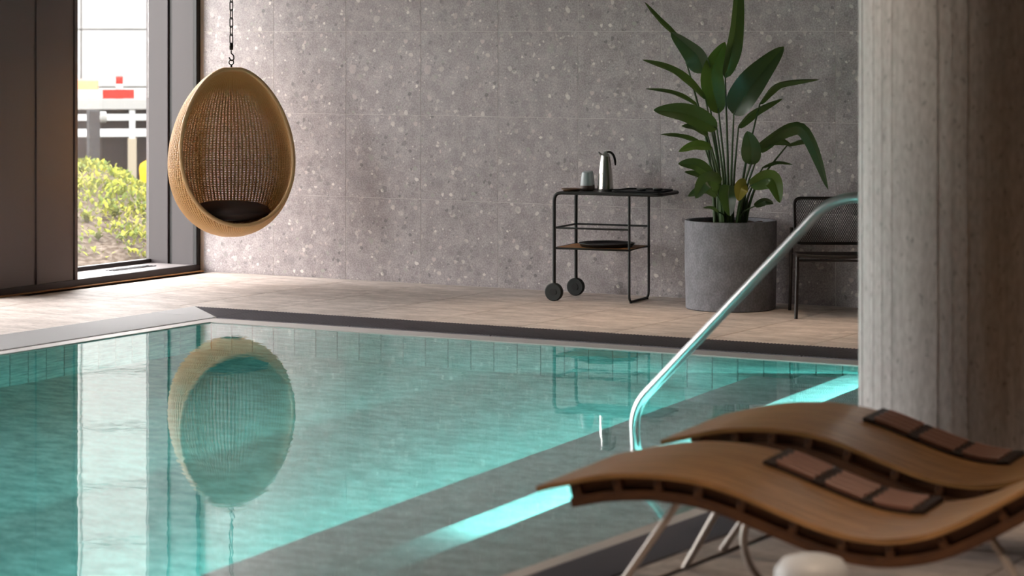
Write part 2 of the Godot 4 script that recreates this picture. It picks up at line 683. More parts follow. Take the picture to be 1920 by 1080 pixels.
func build_left_wall() -> void:
	var zs := 1.435     # the opening in view runs from 0.04 to zs
	var b := MB.new()
	b.box(Vector3(WX - 0.24, 1.5, 1.945), Vector3(0.46, 3.1, 1.0))
	b.box(Vector3(WX - 0.24, 2.92, 0.72), Vector3(0.46, 0.26, 1.44))
	b.box(Vector3(WX - 0.24, 2.92, 10.4), Vector3(0.46, 0.26, 16.2))
	b.box(Vector3(WX - 0.24, 1.45, 5.4), Vector3(0.46, 2.9, 2.2))
	b.box(Vector3(WX - 0.24, 1.45, 8.4), Vector3(0.46, 2.9, 0.2))
	b.box(Vector3(WX - 0.24, 1.45, 10.6), Vector3(0.46, 2.9, 0.2))
	b.box(Vector3(WX - 0.24, 1.45, 15.85), Vector3(0.46, 2.9, 6.3))
	var w := struct(b, "wall_left", M.dark_frame)
	# cladding of the pier in view
	var pl := MB.new()
	pl.box(Vector3.ZERO, Vector3(0.018, 2.98, 0.368), 0.003)
	var pm := pl.mesh()
	for z in [1.662, 2.072, 2.275]:
		if z < 2.2:
			part(pm, "panel", M.bronze, w, Vector3(WX, 1.54, z))
	var pn := MB.new()
	pn.box(Vector3.ZERO, Vector3(0.018, 2.98, 0.145), 0.003)
	part(pn, "panel", M.bronze, w, Vector3(WX, 1.54, 2.371))
	var st := MB.new()
	st.box(Vector3.ZERO, Vector3(0.034, 2.98, 0.034), 0.004)
	var sm := st.mesh()
	for z in [1.457, 1.867, 2.277]:
		part(sm, "cover_strip", M.bronze, w, Vector3(WX + 0.002, 1.54, z))
	var rail := MB.new()
	rail.box(Vector3(WX + 0.004, 0.027, 1.23), Vector3(0.03, 0.054, 2.43), 0.003)
	part(rail, "bottom_rail", M.dark_frame, w)
	# window in view
	var f := MB.new()
	f.box(Vector3(WX - 0.44, 1.42, zs - 0.02), Vector3(0.05, 2.76, 0.04), 0.004)
	f.box(Vector3(WX - 0.44, 0.055, 0.74), Vector3(0.05, 0.05, 1.38), 0.004)
	f.box(Vector3(WX - 0.44, 2.77, 0.74), Vector3(0.05, 0.05, 1.38), 0.004)
	var win := struct(f, "window_1", M.dark_frame)
	var g := MB.new()
	g.box(Vector3(WX - 0.44, 1.41, 0.734), Vector3(0.012, 2.66, 1.36))
	part(g, "pane", M.glass, win)
	var r1 := MB.new()
	r1.box(Vector3(WX - 0.358, 1.42, 0.028), Vector3(0.205, 2.76, 0.05), 0.003)
	part(r1, "jamb_panel", M.jamb, win)
	var r2 := MB.new()
	r2.box(Vector3(WX - 0.115, 1.42, 0.028), Vector3(0.2, 2.76, 0.05), 0.003)
	part(r2, "jamb_panel", M.jamb, win)
	var r3 := MB.new()
	r3.box(Vector3(WX - 0.235, 1.42, 0.018), Vector3(0.06, 2.76, 0.036))
	part(r3, "jamb_groove", M.black_metal, win)
	var r4 := MB.new()
	r4.box(Vector3(WX + 0.0, 1.42, 0.03), Vector3(0.032, 2.86, 0.052), 0.003)
	part(r4, "jamb_edge", M.black_metal, win)
	var sl := MB.new()
	sl.box(Vector3(WX - 0.215, 0.025, 0.74), Vector3(0.42, 0.05, 1.38), 0.003)
	part(sl, "window_sill", M.sill, win)
	var gr := MB.new()
	for k in 3:
		gr.box(Vector3(WX - 0.27 + 0.035 * k, 0.052, 0.52), Vector3(0.008, 0.006, 0.5))
	part(gr, "sill_grille", M.black_metal, win)
	var tr := MB.new()
	tr.box(Vector3(WX + 0.035, 0.004, 1.23), Vector3(0.04, 0.008, 2.44), 0.002)
	struct(tr, "trim_2", M.ochre)
	# further windows along the same wall, towards the viewer
	var spans := [[2.45, 4.3], [6.5, 8.3], [8.5, 10.5], [10.7, 12.7]]
	for k in spans.size():
		var a: float = spans[k][0]
		var c: float = spans[k][1]
		var q := MB.new()
		q.box(Vector3(WX - 0.3, 0.03, (a + c) / 2), Vector3(0.07, 0.06, c - a), 0.004)
		q.box(Vector3(WX - 0.3, 2.76, (a + c) / 2), Vector3(0.07, 0.06, c - a), 0.004)
		q.box(Vector3(WX - 0.3, 1.4, a + 0.03), Vector3(0.07, 2.68, 0.06), 0.004)
		q.box(Vector3(WX - 0.3, 1.4, c - 0.03), Vector3(0.07, 2.68, 0.06), 0.004)
		q.box(Vector3(WX - 0.3, 1.4, (a + c) / 2), Vector3(0.07, 2.68, 0.06), 0.004)
		var wn := struct(q, "window_%d" % (k + 2), M.dark_frame)
		var gl := MB.new()
		gl.box(Vector3(WX - 0.3, 1.4, (a + c) / 2), Vector3(0.012, 2.68, c - a - 0.12))
		part(gl, "pane", M.glass, wn)

func build_shell() -> void:
	var c := MB.new()
	c.box(Vector3(4.3, CEIL + 0.1, 9.4), Vector3(16.5, 0.2, 19.4))
	struct(c, "ceiling", M.ceiling)
	var r := MB.new()
	r.box(Vector3(12.45, 1.4, 9.4), Vector3(0.3, 3.5, 19.4))
	struct(r, "wall_right", M.inner_wall)
	var f := MB.new()
	f.box(Vector3(4.3, 1.4, 19.1), Vector3(16.5, 3.5, 0.3))
	struct(f, "wall_front", M.inner_wall)
	# unseen warm lamps; those over deck and lounger side are added to brighten them
	var lamps := [
		[Vector3(0.35, CEIL, 1.4), 3.2, 24.0, "round unseen warm ceiling lamp added to brighten the deck before the trolley"],
		[Vector3(1.55, CEIL, 1.4), 3.2, 24.0, "round unseen warm ceiling lamp added to brighten the deck before the planter"],
		[Vector3(2.75, CEIL, 1.4), 3.2, 24.0, "round unseen warm ceiling lamp added to brighten the deck before the black chair"],
		[Vector3(3.95, CEIL, 1.4), 3.2, 24.0, "round unseen warm ceiling lamp added to brighten the deck right of the black chair"],
		[Vector3(4.62, CEIL, 7.2), 1.2, 50.0, "round recessed warm ceiling lamp above the concrete column's pool side"],
		[Vector3(6.1, CEIL, 9.9), 6.0, 50.0, "round unseen warm ceiling lamp added to brighten the wooden loungers"],
		[Vector3(7.0, CEIL, 5.5), 5.0, 50.0, "round unseen warm ceiling lamp added to brighten the deck behind the concrete column"]]
	for q in lamps:
		var t := thing("unseen_ceiling_lamp", q[0], 0.0, q[3], "lamp", "recessed ceiling lamps")
		var ring := MB.new()
		ring.lathe([Vector2(0.075, 0.0), Vector2(0.075, -0.008), Vector2(0.055, -0.008), Vector2(0.055, 0.0)], 24)
		part(ring, "trim_ring", M.black_metal, t)
		var d := MB.new()
		d.lathe([Vector2(0.054, -0.003), Vector2(0.0, -0.003)], 20, Vector3.ZERO)
		part(d, "diffuser", M.bulb, t)
		var l := SpotLight3D.new()
		l.name = "lamp_light"
		l.light_color = c8(255, 228, 200)
		l.light_energy = q[1]
		l.spot_angle = q[2]
		l.spot_range = 30.0
		l.spot_attenuation = 2.0
		l.light_size = 0.05
		l.shadow_enabled = true
		t.add_child(l)
		l.position = Vector3(0, -0.02, 0)
		l.rotation.x = -PI / 2

func grate_panel(len: float, wid: float) -> ArrayMesh:
	# blades across the run (run along x), on two rods
	var m := MB.new()
	var k := int(len / 0.022)
	for i in k:
		m.box(Vector3((i + 0.5) * len / k, -0.011, 0), Vector3(0.0075, 0.024, wid - 0.01))
	for z in [-wid * 0.5 + 0.008, -wid * 0.17, wid * 0.17, wid * 0.5 - 0.008]:
		m.box(Vector3(len / 2, -0.012, z), Vector3(len - 0.004, 0.02, 0.009))
	return m.mesh()

func build_pool() -> void:
	var depth := 1.25
	var t := thing("swimming_pool", Vector3.ZERO, 0.0, "indoor swimming pool tiled in teal stone with overflow edge", "pool")
	# basin
	var b := MB.new()
	b.box(Vector3((PX0 + PX1) / 2, -depth - 0.1, (PZ0 + PZ1) / 2), Vector3(PX1 - PX0 + 0.4, 0.2, PZ1 - PZ0 + 0.4), 0.0)
	part(b, "pool_floor", M.pool, t)
	var wl := MB.new()
	wl.box(Vector3((PX0 + PX1) / 2, -0.64, PZ0 - 0.06), Vector3(PX1 - PX0 + 0.24, 1.22, 0.1))
	wl.box(Vector3(PX0 - 0.06, -0.64, (PZ0 + PZ1) / 2), Vector3(0.1, 1.22, PZ1 - PZ0))
	wl.box(Vector3(PX1 + 0.06, -0.64, (PZ0 + PZ1) / 2), Vector3(0.1, 1.22, PZ1 - PZ0))
	wl.box(Vector3((PX0 + PX1) / 2, -0.64, PZ1 + 0.06), Vector3(PX1 - PX0 + 0.24, 1.22, 0.1))
	part(wl, "basin_wall", M.pool_joint, t)
	var tw := 0.1566
	var rows := 4
	var th := 0.305
	var va := []
	var vb := []
	for k in 8:
		var m := MB.new()
		m.box(Vector3.ZERO, Vector3(tw - 0.006, th - 0.004, 0.012), 0.002, Basis.IDENTITY, Vector2(rng.randf() * 2, rng.randf() * 2))
		va.append(m.mesh())
		var m2 := MB.new()
		m2.box(Vector3.ZERO, Vector3(0.012, th - 0.004, tw - 0.006), 0.002, Basis.IDENTITY, Vector2(rng.randf() * 2, rng.randf() * 2))
		vb.append(m2.mesh())
	for i in 35:
		for j in rows:
			part(va[rng.randi() % 8], "wall_tile", M.pool, t, Vector3(PX0 + tw * (i + 0.5), -0.032 - th * (j + 0.5), PZ0 - 0.006))
	for i in 30:
		for j in rows:
			part(vb[rng.randi() % 8], "wall_tile", M.pool, t, Vector3(PX0 - 0.006, -0.032 - th * (j + 0.5), PZ0 + tw * (i + 0.5)))
	# steps along the lounger side
	var ex := [3.77, 3.49, 3.22, 2.92]
	var sk := 0.085          # the flight is not quite parallel to the edge
	var za := PZ0 + 0.002
	var zb := PZ1 - 0.002
	for k in 4:
		var top: float = -0.15 - 0.17 * k
		var xa: float = ex[k] + sk * (za - 7.8)
		var xb: float = ex[k] + sk * (zb - 7.8)
		var m := MB.new()
		m.prism([Vector2(xa, za), Vector2(PX1, za), Vector2(PX1, zb), Vector2(xb, zb)], -depth, top)
		var sp := part(m, "step", M.step, t)
		var no := MB.new()
		no.prism([Vector2(xa - 0.028, za), Vector2(xa, za), Vector2(xb, zb), Vector2(xb - 0.028, zb)], top - 0.036, top - 0.001)
		part(no, "nosing", M.step, sp)
		if k == 0 or k == 3:
			var z0 := PZ0 + 0.3
			var z1 := 7.5 if k == 0 else 11.0
			var xm: float = ex[k] + sk * ((z0 + z1) / 2 - 7.8)
			var yaw := atan(sk)
			var s := MB.new()
			s.box(Vector3(xm - 0.014, top - 0.042, (z0 + z1) / 2), Vector3(0.022, 0.012, z1 - z0), 0.0, Basis(Vector3.UP, yaw))
			part(s, "led_strip", M.led, sp)
			var l := AreaLight3D.new()
			l.name = "strip_light"
			l.area_size = Vector2(0.02, z1 - z0)
			l.light_color = c8(140, 246, 240) if k == 0 else c8(150, 240, 238)
			l.light_energy = 24.0 if k == 0 else 4.6
			l.area_range = 30.0
			l.shadow_enabled = true
			t.add_child(l)
			l.position = Vector3(xm - 0.02, top - 0.052, (z0 + z1) / 2)
			var down := Vector3(0, -1, 0) if k == 0 else Vector3(-0.75, -0.66, 0)
			var along := Vector3(sk, 0, 1).normalized()
			var zz := -(down - along * down.dot(along)).normalized()
			l.basis = Basis(along.cross(zz), along, zz)
	# coping lip
	var lip := MB.new()
	lip.box(Vector3((PX0 + PX1) / 2 - 0.05, -0.018, PZ0 - 0.09), Vector3(PX1 - PX0 + 0.28, 0.03, 0.18), 0.004)
	lip.box(Vector3(PX0 - 0.055, -0.018, (PZ0 + PZ1) / 2), Vector3(0.11, 0.03, PZ1 - PZ0), 0.004)
	lip.box(Vector3(PX1 + 0.04, -0.018, (PZ0 + PZ1) / 2), Vector3(0.08, 0.03, PZ1 - PZ0), 0.004)
	lip.box(Vector3((PX0 + PX1) / 2, -0.018, PZ1 + 0.09), Vector3(PX1 - PX0 + 0.18, 0.03, 0.18), 0.004)
	part(lip, "coping_lip", M.lip, t)
	# overflow gutter and its grates
	var gt := MB.new()
	gt.box(Vector3(1.365, -0.075, 2.345), Vector3(6.43, 0.04, 0.48))
	gt.box(Vector3(-1.598, -0.075, 7.2), Vector3(0.515, 0.04, 9.2))
	gt.box(Vector3(4.46, -0.075, 7.2), Vector3(0.26, 0.04, 9.2))
	part(gt, "gutter", M.gutter, t)
	var far := grate_panel(0.998, 0.47)
	for i in 6:
		var o := part(far, "grate_panel", M.grate_shaded, t, Vector3(-1.33 + 1.0 * i, 0.002, 2.345))
		o.set_meta("kind", "stuff")
	var mit := MB.new()
	mit.box(Vector3(-1.598, -0.008, 2.345), Vector3(0.70, 0.018, 0.016), 0.0, Basis(Vector3.UP, -0.74))
	part(mit, "mitre_bar", M.lip, t)
	var ca := MB.new()
	var cb := MB.new()
	for k in 22:
		var f := (k + 0.5) / 22.0
		ca.box(Vector3(-1.853 + 0.515 * f, -0.009, 2.112 + 0.225 * f), Vector3(0.0075, 0.024, 0.45 * f + 0.004))
		cb.box(Vector3(-1.85 + 0.25 * f, -0.009, 2.112 + 0.46 * f), Vector3(0.5 * f + 0.004, 0.024, 0.0075))
	part(ca, "grate_panel", M.grate_shaded, t).set_meta("kind", "stuff")
	part(cb, "grate_panel", M.grate_lit, t).set_meta("kind", "stuff")
	var lf := grate_panel(0.998, 0.51)
	for i in 9:
		var o := part(lf, "grate_panel", M.grate_lit, t, Vector3(-1.598, 0.002, 3.58 + 1.0 * i))
		o.rotation.y = PI / 2
		o.set_meta("kind", "stuff")
	var rf := grate_panel(0.998, 0.255)
	for i in 9:
		var o := part(rf, "grate_panel", M.grate_shaded, t, Vector3(4.462, 0.002, 3.58 + 1.0 * i))
		o.rotation.y = PI / 2
		o.set_meta("kind", "stuff")
	# water
	var w := MB.new()
	var a0 := Vector2(PX0 - 0.001, PZ0 - 0.001)
	var a1 := Vector2(PX1 + 0.001, PZ1 + 0.001)
	var nx := 12
	var ids := []
	for i in nx + 1:
		for j in nx + 1:
			var q := Vector2(lerpf(a0.x, a1.x, float(i) / nx), lerpf(a0.y, a1.y, float(j) / nx))
			ids.append(w.vert(Vector3(q.x, -0.009, q.y), Vector3.UP, q))
	for i in nx:
		for j in nx:
			w.quad(ids[i * (nx + 1) + j], ids[(i + 1) * (nx + 1) + j], ids[(i + 1) * (nx + 1) + j + 1], ids[i * (nx + 1) + j + 1])
	var wo := part(w, "pool_water", M.water, self)
	tag(wo, "calm clear pool water mirroring the egg chair and window", "water", "", "stuff")

func build_column() -> void:
	var m := MB.new()
	var prof_n := 96
	var r0 := 0.43
	var rows := [[], []]
	var r := RandomNumberGenerator.new()
	r.seed = 9
	# board-marked: narrow vertical facets, each a little proud or set back
	var start := 0
	for k in prof_n:
		var a0 := TAU * k / prof_n
		var a1 := TAU * (k + 1) / prof_n
		var rr := r0 + r.randf_range(-0.0012, 0.0012)
		var nn := Vector3(sin((a0 + a1) / 2), 0, cos((a0 + a1) / 2))
		var d0 := Vector3(sin(a0), 0, cos(a0))
		var d1 := Vector3(sin(a1), 0, cos(a1))
		var p := []
		for q in [[d0, -0.01, k], [d1, -0.01, k + 1], [d1, CEIL, k + 1], [d0, CEIL, k]]:
			var dd: Vector3 = q[0]
			p.append(m.vert(dd * rr + Vector3(0, q[1], 0), dd.lerp(nn, 0.35).normalized(), Vector2(q[2] * 0.0283, q[1])))
		m.quad(p[0], p[1], p[2], p[3])
	var o := part(m, "concrete_column", M.concrete, self)
	o.position = Vector3(5.07, 0, 6.38)
	tag(o, "thick round board-marked concrete column beside the pool", "column")

func out_at(x: float, y: float, depth: float) -> Vector3:
	# metres right of the window's middle, height, metres from the lens along the view through the window
	var f := Vector3(-0.6315, 0, -0.7897)
	var rt := Vector3(0.781, 0, -0.6245)
	return Vector3(8.711, y, 16.177) + f * depth + rt * x

func build_outside() -> void:
	var turn := atan2(0.6315, 0.7897)
	var g := MB.new()
	g.box(Vector3(-34.0, -0.3, -10.0), Vector3(60.0, 0.2, 120.0))
	var go := part(g, "ground_outside", M.gravel, self)
	tag(go, "pale paved ground outside the window", "ground", "", "structure")
	# mound of earth
	var nz := noise(71, 0.5, 3)
	var rows := []
	for i in 41:
		var row := []
		for j in 33:
			var x := -4.0 + 8.0 * i / 40.0
			var d := 21.2 + 7.0 * j / 32.0
			row.append(out_at(x, mound(x, d, nz), d))
		rows.append(row)
	var me := MB.new()
	me.sheet(rows, Vector3.UP, Vector2(4, 4))
	var mo := part(me, "earth_mound", M.earth, self)
	tag(mo, "low mound of bare earth overgrown with weeds outside the window", "mound")
	# weeds: loose ground cover
	var leaf := MB.new()
	leaf.sheet([[Vector3(-0.004, 0, 0), Vector3(0.004, 0, 0)], [Vector3(-0.03, 0.03, 0.035), Vector3(0.03, 0.03, 0.035)], [Vector3(-0.026, 0.045, 0.08), Vector3(0.026, 0.045, 0.08)], [Vector3(-0.002, 0.04, 0.12), Vector3(0.002, 0.04, 0.12)]], Vector3.UP)
	var lm := leaf.mesh()
	for k in 3:
		var mm := MultiMesh.new()
		mm.transform_format = MultiMesh.TRANSFORM_3D
		mm.mesh = lm
		var spots := []
		var patch := noise(72 + k, 0.9, 2)
		while spots.size() < 3200:
			var x := rng.randf_range(-1.9, 1.9)
			var d := rng.randf_range(22.7, 27.5)
			if patch.get_noise_2d(x * 1.3, d * 1.3) < -0.02:
				continue
			var s := rng.randf_range(0.25, 0.6)
			var bs := Basis(Vector3.UP, rng.randf() * TAU) * Basis(Vector3.RIGHT, rng.randf_range(-0.9, 0.3))
			spots.append(Transform3D(bs.scaled(Vector3(s, s, s)), out_at(x, mound(x, d, nz) + rng.randf_range(0.0, 0.07), d)))
		mm.instance_count = spots.size()
		for q in spots.size():
			mm.set_instance_transform(q, spots[q])
		var mi := MultiMeshInstance3D.new()
		mi.name = "ground_cover_weeds" if k == 0 else "ground_cover_weeds_%03d" % k
		mi.multimesh = mm
		mi.material_override = M.weed[k]
		add_child(mi)
		tag(mi, ["bright green low weeds covering the mound outside", "yellow-green low weeds covering the mound outside", "dull green low weeds covering the mound outside"][k], "weeds", "weeds on the mound", "stuff")
	# larger leafy weeds
	var wp := [[-0.22, 23.6, 0.9, 0], [0.02, 23.9, 1.0, 2], [0.2, 23.4, 0.85, 1], [-0.3, 24.8, 1.0, 1], [0.08, 25.0, 1.1, 0], [0.27, 24.6, 0.9, 1], [-0.12, 23.1, 0.75, 2], [-0.28, 25.9, 1.1, 0], [-0.1, 26.3, 1.0, 1]]
	var wl := ["leafy weed low at the window's left edge", "broad dull green weed amid the mound", "yellowish weed low at the window's right edge", "yellowish weed halfway up the mound at left", "bright green weed high in the middle of the mound", "yellowish weed at right below the pale ground", "small dull green weed just above the gravel", "bright green weed below the dark bollard", "yellowish weed on the mound's crest right of the bollard"]
	for k in wp.size():
		var x: float = wp[k][0]
		var d: float = wp[k][1]
		var t := thing("weed_plant", out_at(x, mound(x, d, nz) - 0.01, d), rng.randf() * TAU, wl[k], "plant", "larger weeds on the mound")
		for q in 14:
			var s: float = wp[k][2] * rng.randf_range(0.6, 1.15)
			var o := part(lm, "leaf", M.weed[wp[k][3]], t)
			o.basis = (Basis(Vector3.UP, TAU * q / 14.0 + rng.randf() * 0.5) * Basis(Vector3.RIGHT, rng.randf_range(-1.1, -0.1))).scaled(Vector3(s, s, s))
	# bollard with a lamp head
	var bo := thing("bollard", out_at(-0.19, -0.02, 27.6), turn + 0.25, "dark grey square bollard with a small round head on the mound", "bollard")
	var bp := MB.new()
	bp.box(Vector3(0, 0.5, 0), Vector3(0.115, 1.02, 0.115), 0.006)
	part(bp, "post", M.post, bo)
	var bh := MB.new()
	bh.tube([Vector3(0.05, 0.94, 0), Vector3(0.13, 0.94, 0)], 0.06, 20)
	part(bh, "lamp_head", M.ext_grey, bo)
	# low glazed front with white frames
	var f := thing("glazed_front", out_at(0, -0.2, 36.0), turn, "low white-framed glazed front of the building across the yard", "building")
	var dk := MB.new()
	dk.box(Vector3(0, 0.5, -0.2), Vector3(14, 1.0, 0.2))
	part(dk, "dark_glazing", M.ext_dark, f)
	for q in [[0.855, 0.09], [0.645, 0.11]]:
		var m := MB.new()
		m.box(Vector3(0, q[0], 0), Vector3(14, q[1], 0.12), 0.01)
		part(m, "rail", M.ext_frame, f)
	var pp := MB.new()
	pp.box(Vector3(0, 0.76, 0.01), Vector3(0.08, 0.4, 0.12), 0.008)
	var ppm := pp.mesh()
	var pq := MB.new()
	pq.box(Vector3(0, 0.29, 0.0), Vector3(0.12, 0.58, 0.14), 0.008)
	var pqm := pq.mesh()
	for k in range(-5, 6):
		part(ppm, "post", M.ext_frame, f, Vector3(0.27 + 1.25 * k, 0, 0))
		part(pqm, "pier", M.ext_beige, f, Vector3(0.27 + 1.25 * k, 0, 0))
	var bm := MB.new()
	bm.box(Vector3(0, 1.03, -0.05), Vector3(14, 0.14, 0.3), 0.01)
	part(bm, "beam", M.ext_grey, f)
	# barrier on the beam
	var ba := thing("construction_barrier", out_at(0, 0.9, 35.95), turn, "red and white striped barrier board above the glazed front", "barrier")
	for k in range(-8, 9):
		var m := MB.new()
		m.box(Vector3(0.085 + 0.42 * k, 0.068, 0), Vector3(0.42, 0.12, 0.03))
		part(m, "stripe", M.red if k % 2 == 0 else M.barrier_white, ba)
	var rp := thing("warning_post", out_at(0.1, 0.9, 36.2), turn, "red and white banded post standing behind the barrier", "post")
	for k in 4:
		var m := MB.new()
		m.lathe([Vector2(0, 0.1 * k + 0.1), Vector2(0.05, 0.1 * k + 0.1), Vector2(0.05, 0.1 * k), Vector2(0, 0.1 * k)], 14, Vector3.ZERO, true)
		part(m, "band", M.red if k % 2 == 0 else M.barrier_white, rp)
	var ob := MB.new()
	ob.box(Vector3(0, 0.13, 0), Vector3(0.3, 0.26, 0.25), 0.02)
	var oo := part(ob, "orange_box", M.orange, self)
	oo.position = out_at(-0.33, 0.9, 36.25)
	oo.rotation.y = turn
	tag(oo, "pale orange box behind the barrier board", "box")
	var yb := thing("yellow_bin", out_at(0.47, -0.2, 35.2), turn, "round yellow bin before the glazed front", "bin")
	var ym := MB.new()
	ym.lathe([Vector2(0, 0.3), Vector2(0.05, 0.295), Vector2(0.1, 0.26), Vector2(0.115, 0.2), Vector2(0.1, 0.0), Vector2(0, 0)], 20, Vector3.ZERO, true)
	part(ym, "body", M.yellow, yb)
	var yl := MB.new()
	yl.tube([Vector3(-0.03, 0.29, 0), Vector3(0, 0.33, 0), Vector3(0.03, 0.29, 0)], 0.008, 6)
	part(yl, "handle", M.yellow, yb)
	# pale facade behind, in large panels
	var fa := thing("pale_facade", out_at(0, -0.2, 44.0), turn, "tall pale concrete facade in large panels across the yard", "building")
	var fb := MB.new()
	fb.box(Vector3(0, 4.0, -0.3), Vector3(24, 8.0, 0.4))
	part(fb, "wall", M.ext_grey, fa)
	var pa := MB.new()
	pa.box(Vector3.ZERO, Vector3(2.38, 0.93, 0.1), 0.015)
	var pam := pa.mesh()
	for i in range(-5, 6):
		for j in 8:
			part(pam, "panel", M.ext_white, fa, Vector3(0.7 + 2.4 * i, 0.62 + 0.95 * j, -0.06))

func mound(x: float, d: float, nz: FastNoiseLite) -> float:
	var s := smoothstep(22.6, 26.0, d - 0.6 * x) * 0.46 * (1.0 - smoothstep(26.6, 28.4, d)) * (1.0 - 0.75 * smoothstep(-0.15, 0.55, x))
	return -0.23 + smoothstep(22.3, 23.2, d) * 0.22 * (1.0 - smoothstep(27.0, 28.2, d)) + s + nz.get_noise_2d(x * 2.0, d * 2.0) * 0.04

func egg_r(h: float) -> float:
	var q := clampf(h / 0.595, -1.0, 1.0)
	return 0.4385 * sqrt(maxf(0.0, 1.0 - q * q)) * (1.0 - 0.14 * q) / 1.006

func build_egg() -> void:
	var t := thing("hanging_egg_chair", Vector3(-2.50, 0.946, 0.82), 0.92, "egg-shaped honey rattan hanging chair on a chain by the window", "chair")
	var tilt := 0.21
	var d0 := 0.147
	# woven strands round the shell
	var w := MB.new()
	var h := -0.575
	var row := 0
	while h < 0.59:
		var r := egg_r(h)
		var zc := (d0 - h * sin(tilt)) / cos(tilt)
		var pc := 0.0
		if zc < r:
			pc = acos(clampf(zc / r, -1.0, 1.0))
		var k := int(maxf(10.0, 300.0 * (TAU - 2 * pc) / TAU * clampf(r / 0.3, 0.35, 1.0)))
		var path := []
		for i in k + 1:
			var a := lerpf(pc, TAU - pc, float(i) / k)
			var off := 0.003 * sin(a * 50.0 + PI * (row % 2))
			path.append(Vector3(sin(a) * (r + off), h, cos(a) * (r + off)))
		w.tube(path, 0.0055, 5, false, false)
		h += 0.0124
		row += 1
	part(w, "weave", M.wicker, t).set_meta("kind", "stuff")
	var s := MB.new()
	for i in 100:
		var a := TAU * (i + 0.5) / 100.0
		var path := []
		for k in 61:
			var hh := lerpf(-0.588, 0.588, k / 60.0)
			var r := egg_r(hh)
			var zc := (d0 - hh * sin(tilt)) / cos(tilt)
			if r * cos(a) > zc:
				if path.size() > 2:
					s.tube(path, 0.0082, 6, false, false)
				path = []
				continue
			path.append(Vector3(sin(a) * r, hh, cos(a) * r))
		if path.size() > 2:
			s.tube(path, 0.0082, 6, false, false)
	part(s, "stakes", M.wicker_stake, t).set_meta("kind", "stuff")
	# rim along the cut
	var half := []
	for k in 121:
		var hh := lerpf(0.5945, -0.58, k / 120.0)
		var r := egg_r(hh)
		var zc := (d0 - hh * sin(tilt)) / cos(tilt)
		if zc < r:
			half.append(Vector3(sqrt(maxf(0.0, r * r - zc * zc)), hh, zc))
	var ring := half.duplicate()
	for k in range(half.size() - 1, -1, -1):
		ring.append(Vector3(-half[k].x, half[k].y, half[k].z))
	var rm := MB.new()
	rm.tube(ring, 0.0155, 8, true)
	part(rm, "rim", M.wicker_rim, t)
	# cushion
	var c := MB.new()
	c.lathe([Vector2(0.0, 0.082), Vector2(0.1, 0.081), Vector2(0.2, 0.072), Vector2(0.262, 0.05), Vector2(0.278, 0.02), Vector2(0.262, -0.012), Vector2(0.21, -0.03), Vector2(0, -0.035)], 40, Vector3(0, -0.435, 0.0), true)
	var co := part(c, "seat_cushion", M.cushion, t)
	co.rotation.x = 0.04
	var pg := MB.new()
	var pr := []
	for k in 48:
		pr.append(Vector3(sin(TAU * k / 48) * 0.279, -0.415, cos(TAU * k / 48) * 0.279))
	pg.tube(pr, 0.006, 6, true)
	part(pg, "piping", M.cushion, co)
	# fittings and chain
	var e := MB.new()
	e.tube([Vector3(0, 0.585, 0), Vector3(0, 0.62, 0)], 0.008, 8)
	var er := []
	for k in 16:
		er.append(Vector3(cos(TAU * k / 16) * 0.017, 0.635 + sin(TAU * k / 16) * 0.017, 0))
	e.tube(er, 0.0045, 6, true)
	part(e, "eye_bolt", M.chain, t)
	var hk := MB.new()
	hk.tube(cr([Vector3(-0.016, 0.672, 0.0), Vector3(-0.004, 0.65, 0.0), Vector3(0.016, 0.655, 0), Vector3(0.016, 0.682, 0), Vector3(0, 0.70, 0), Vector3(0, 0.72, 0)]), 0.005, 7)
	hk.lathe([Vector2(0, 0.775), Vector2(0.013, 0.77), Vector2(0.015, 0.75), Vector2(0.013, 0.725), Vector2(0, 0.72)], 12, Vector3.ZERO, true)
	part(hk, "swivel_hook", M.chain, t)
	var lk := MB.new()
	var lp := []
	for k in 20:
		var a := TAU * k / 20
		lp.append(Vector3(cos(a) * 0.0125, sin(a) * 0.0125 + (0.022 if sin(a) > 0 else -0.022), 0))
	lk.tube(lp, 0.0042, 6, true)
	var lm := lk.mesh()
	var y := 0.80
	var q := 0
	while y < 2.104:
		var o := part(lm, "chain_link", M.chain, t, Vector3(0, y, 0))
		o.rotation.y = PI / 2 * (q % 2) + 0.35
		y += 0.0585
		q += 1

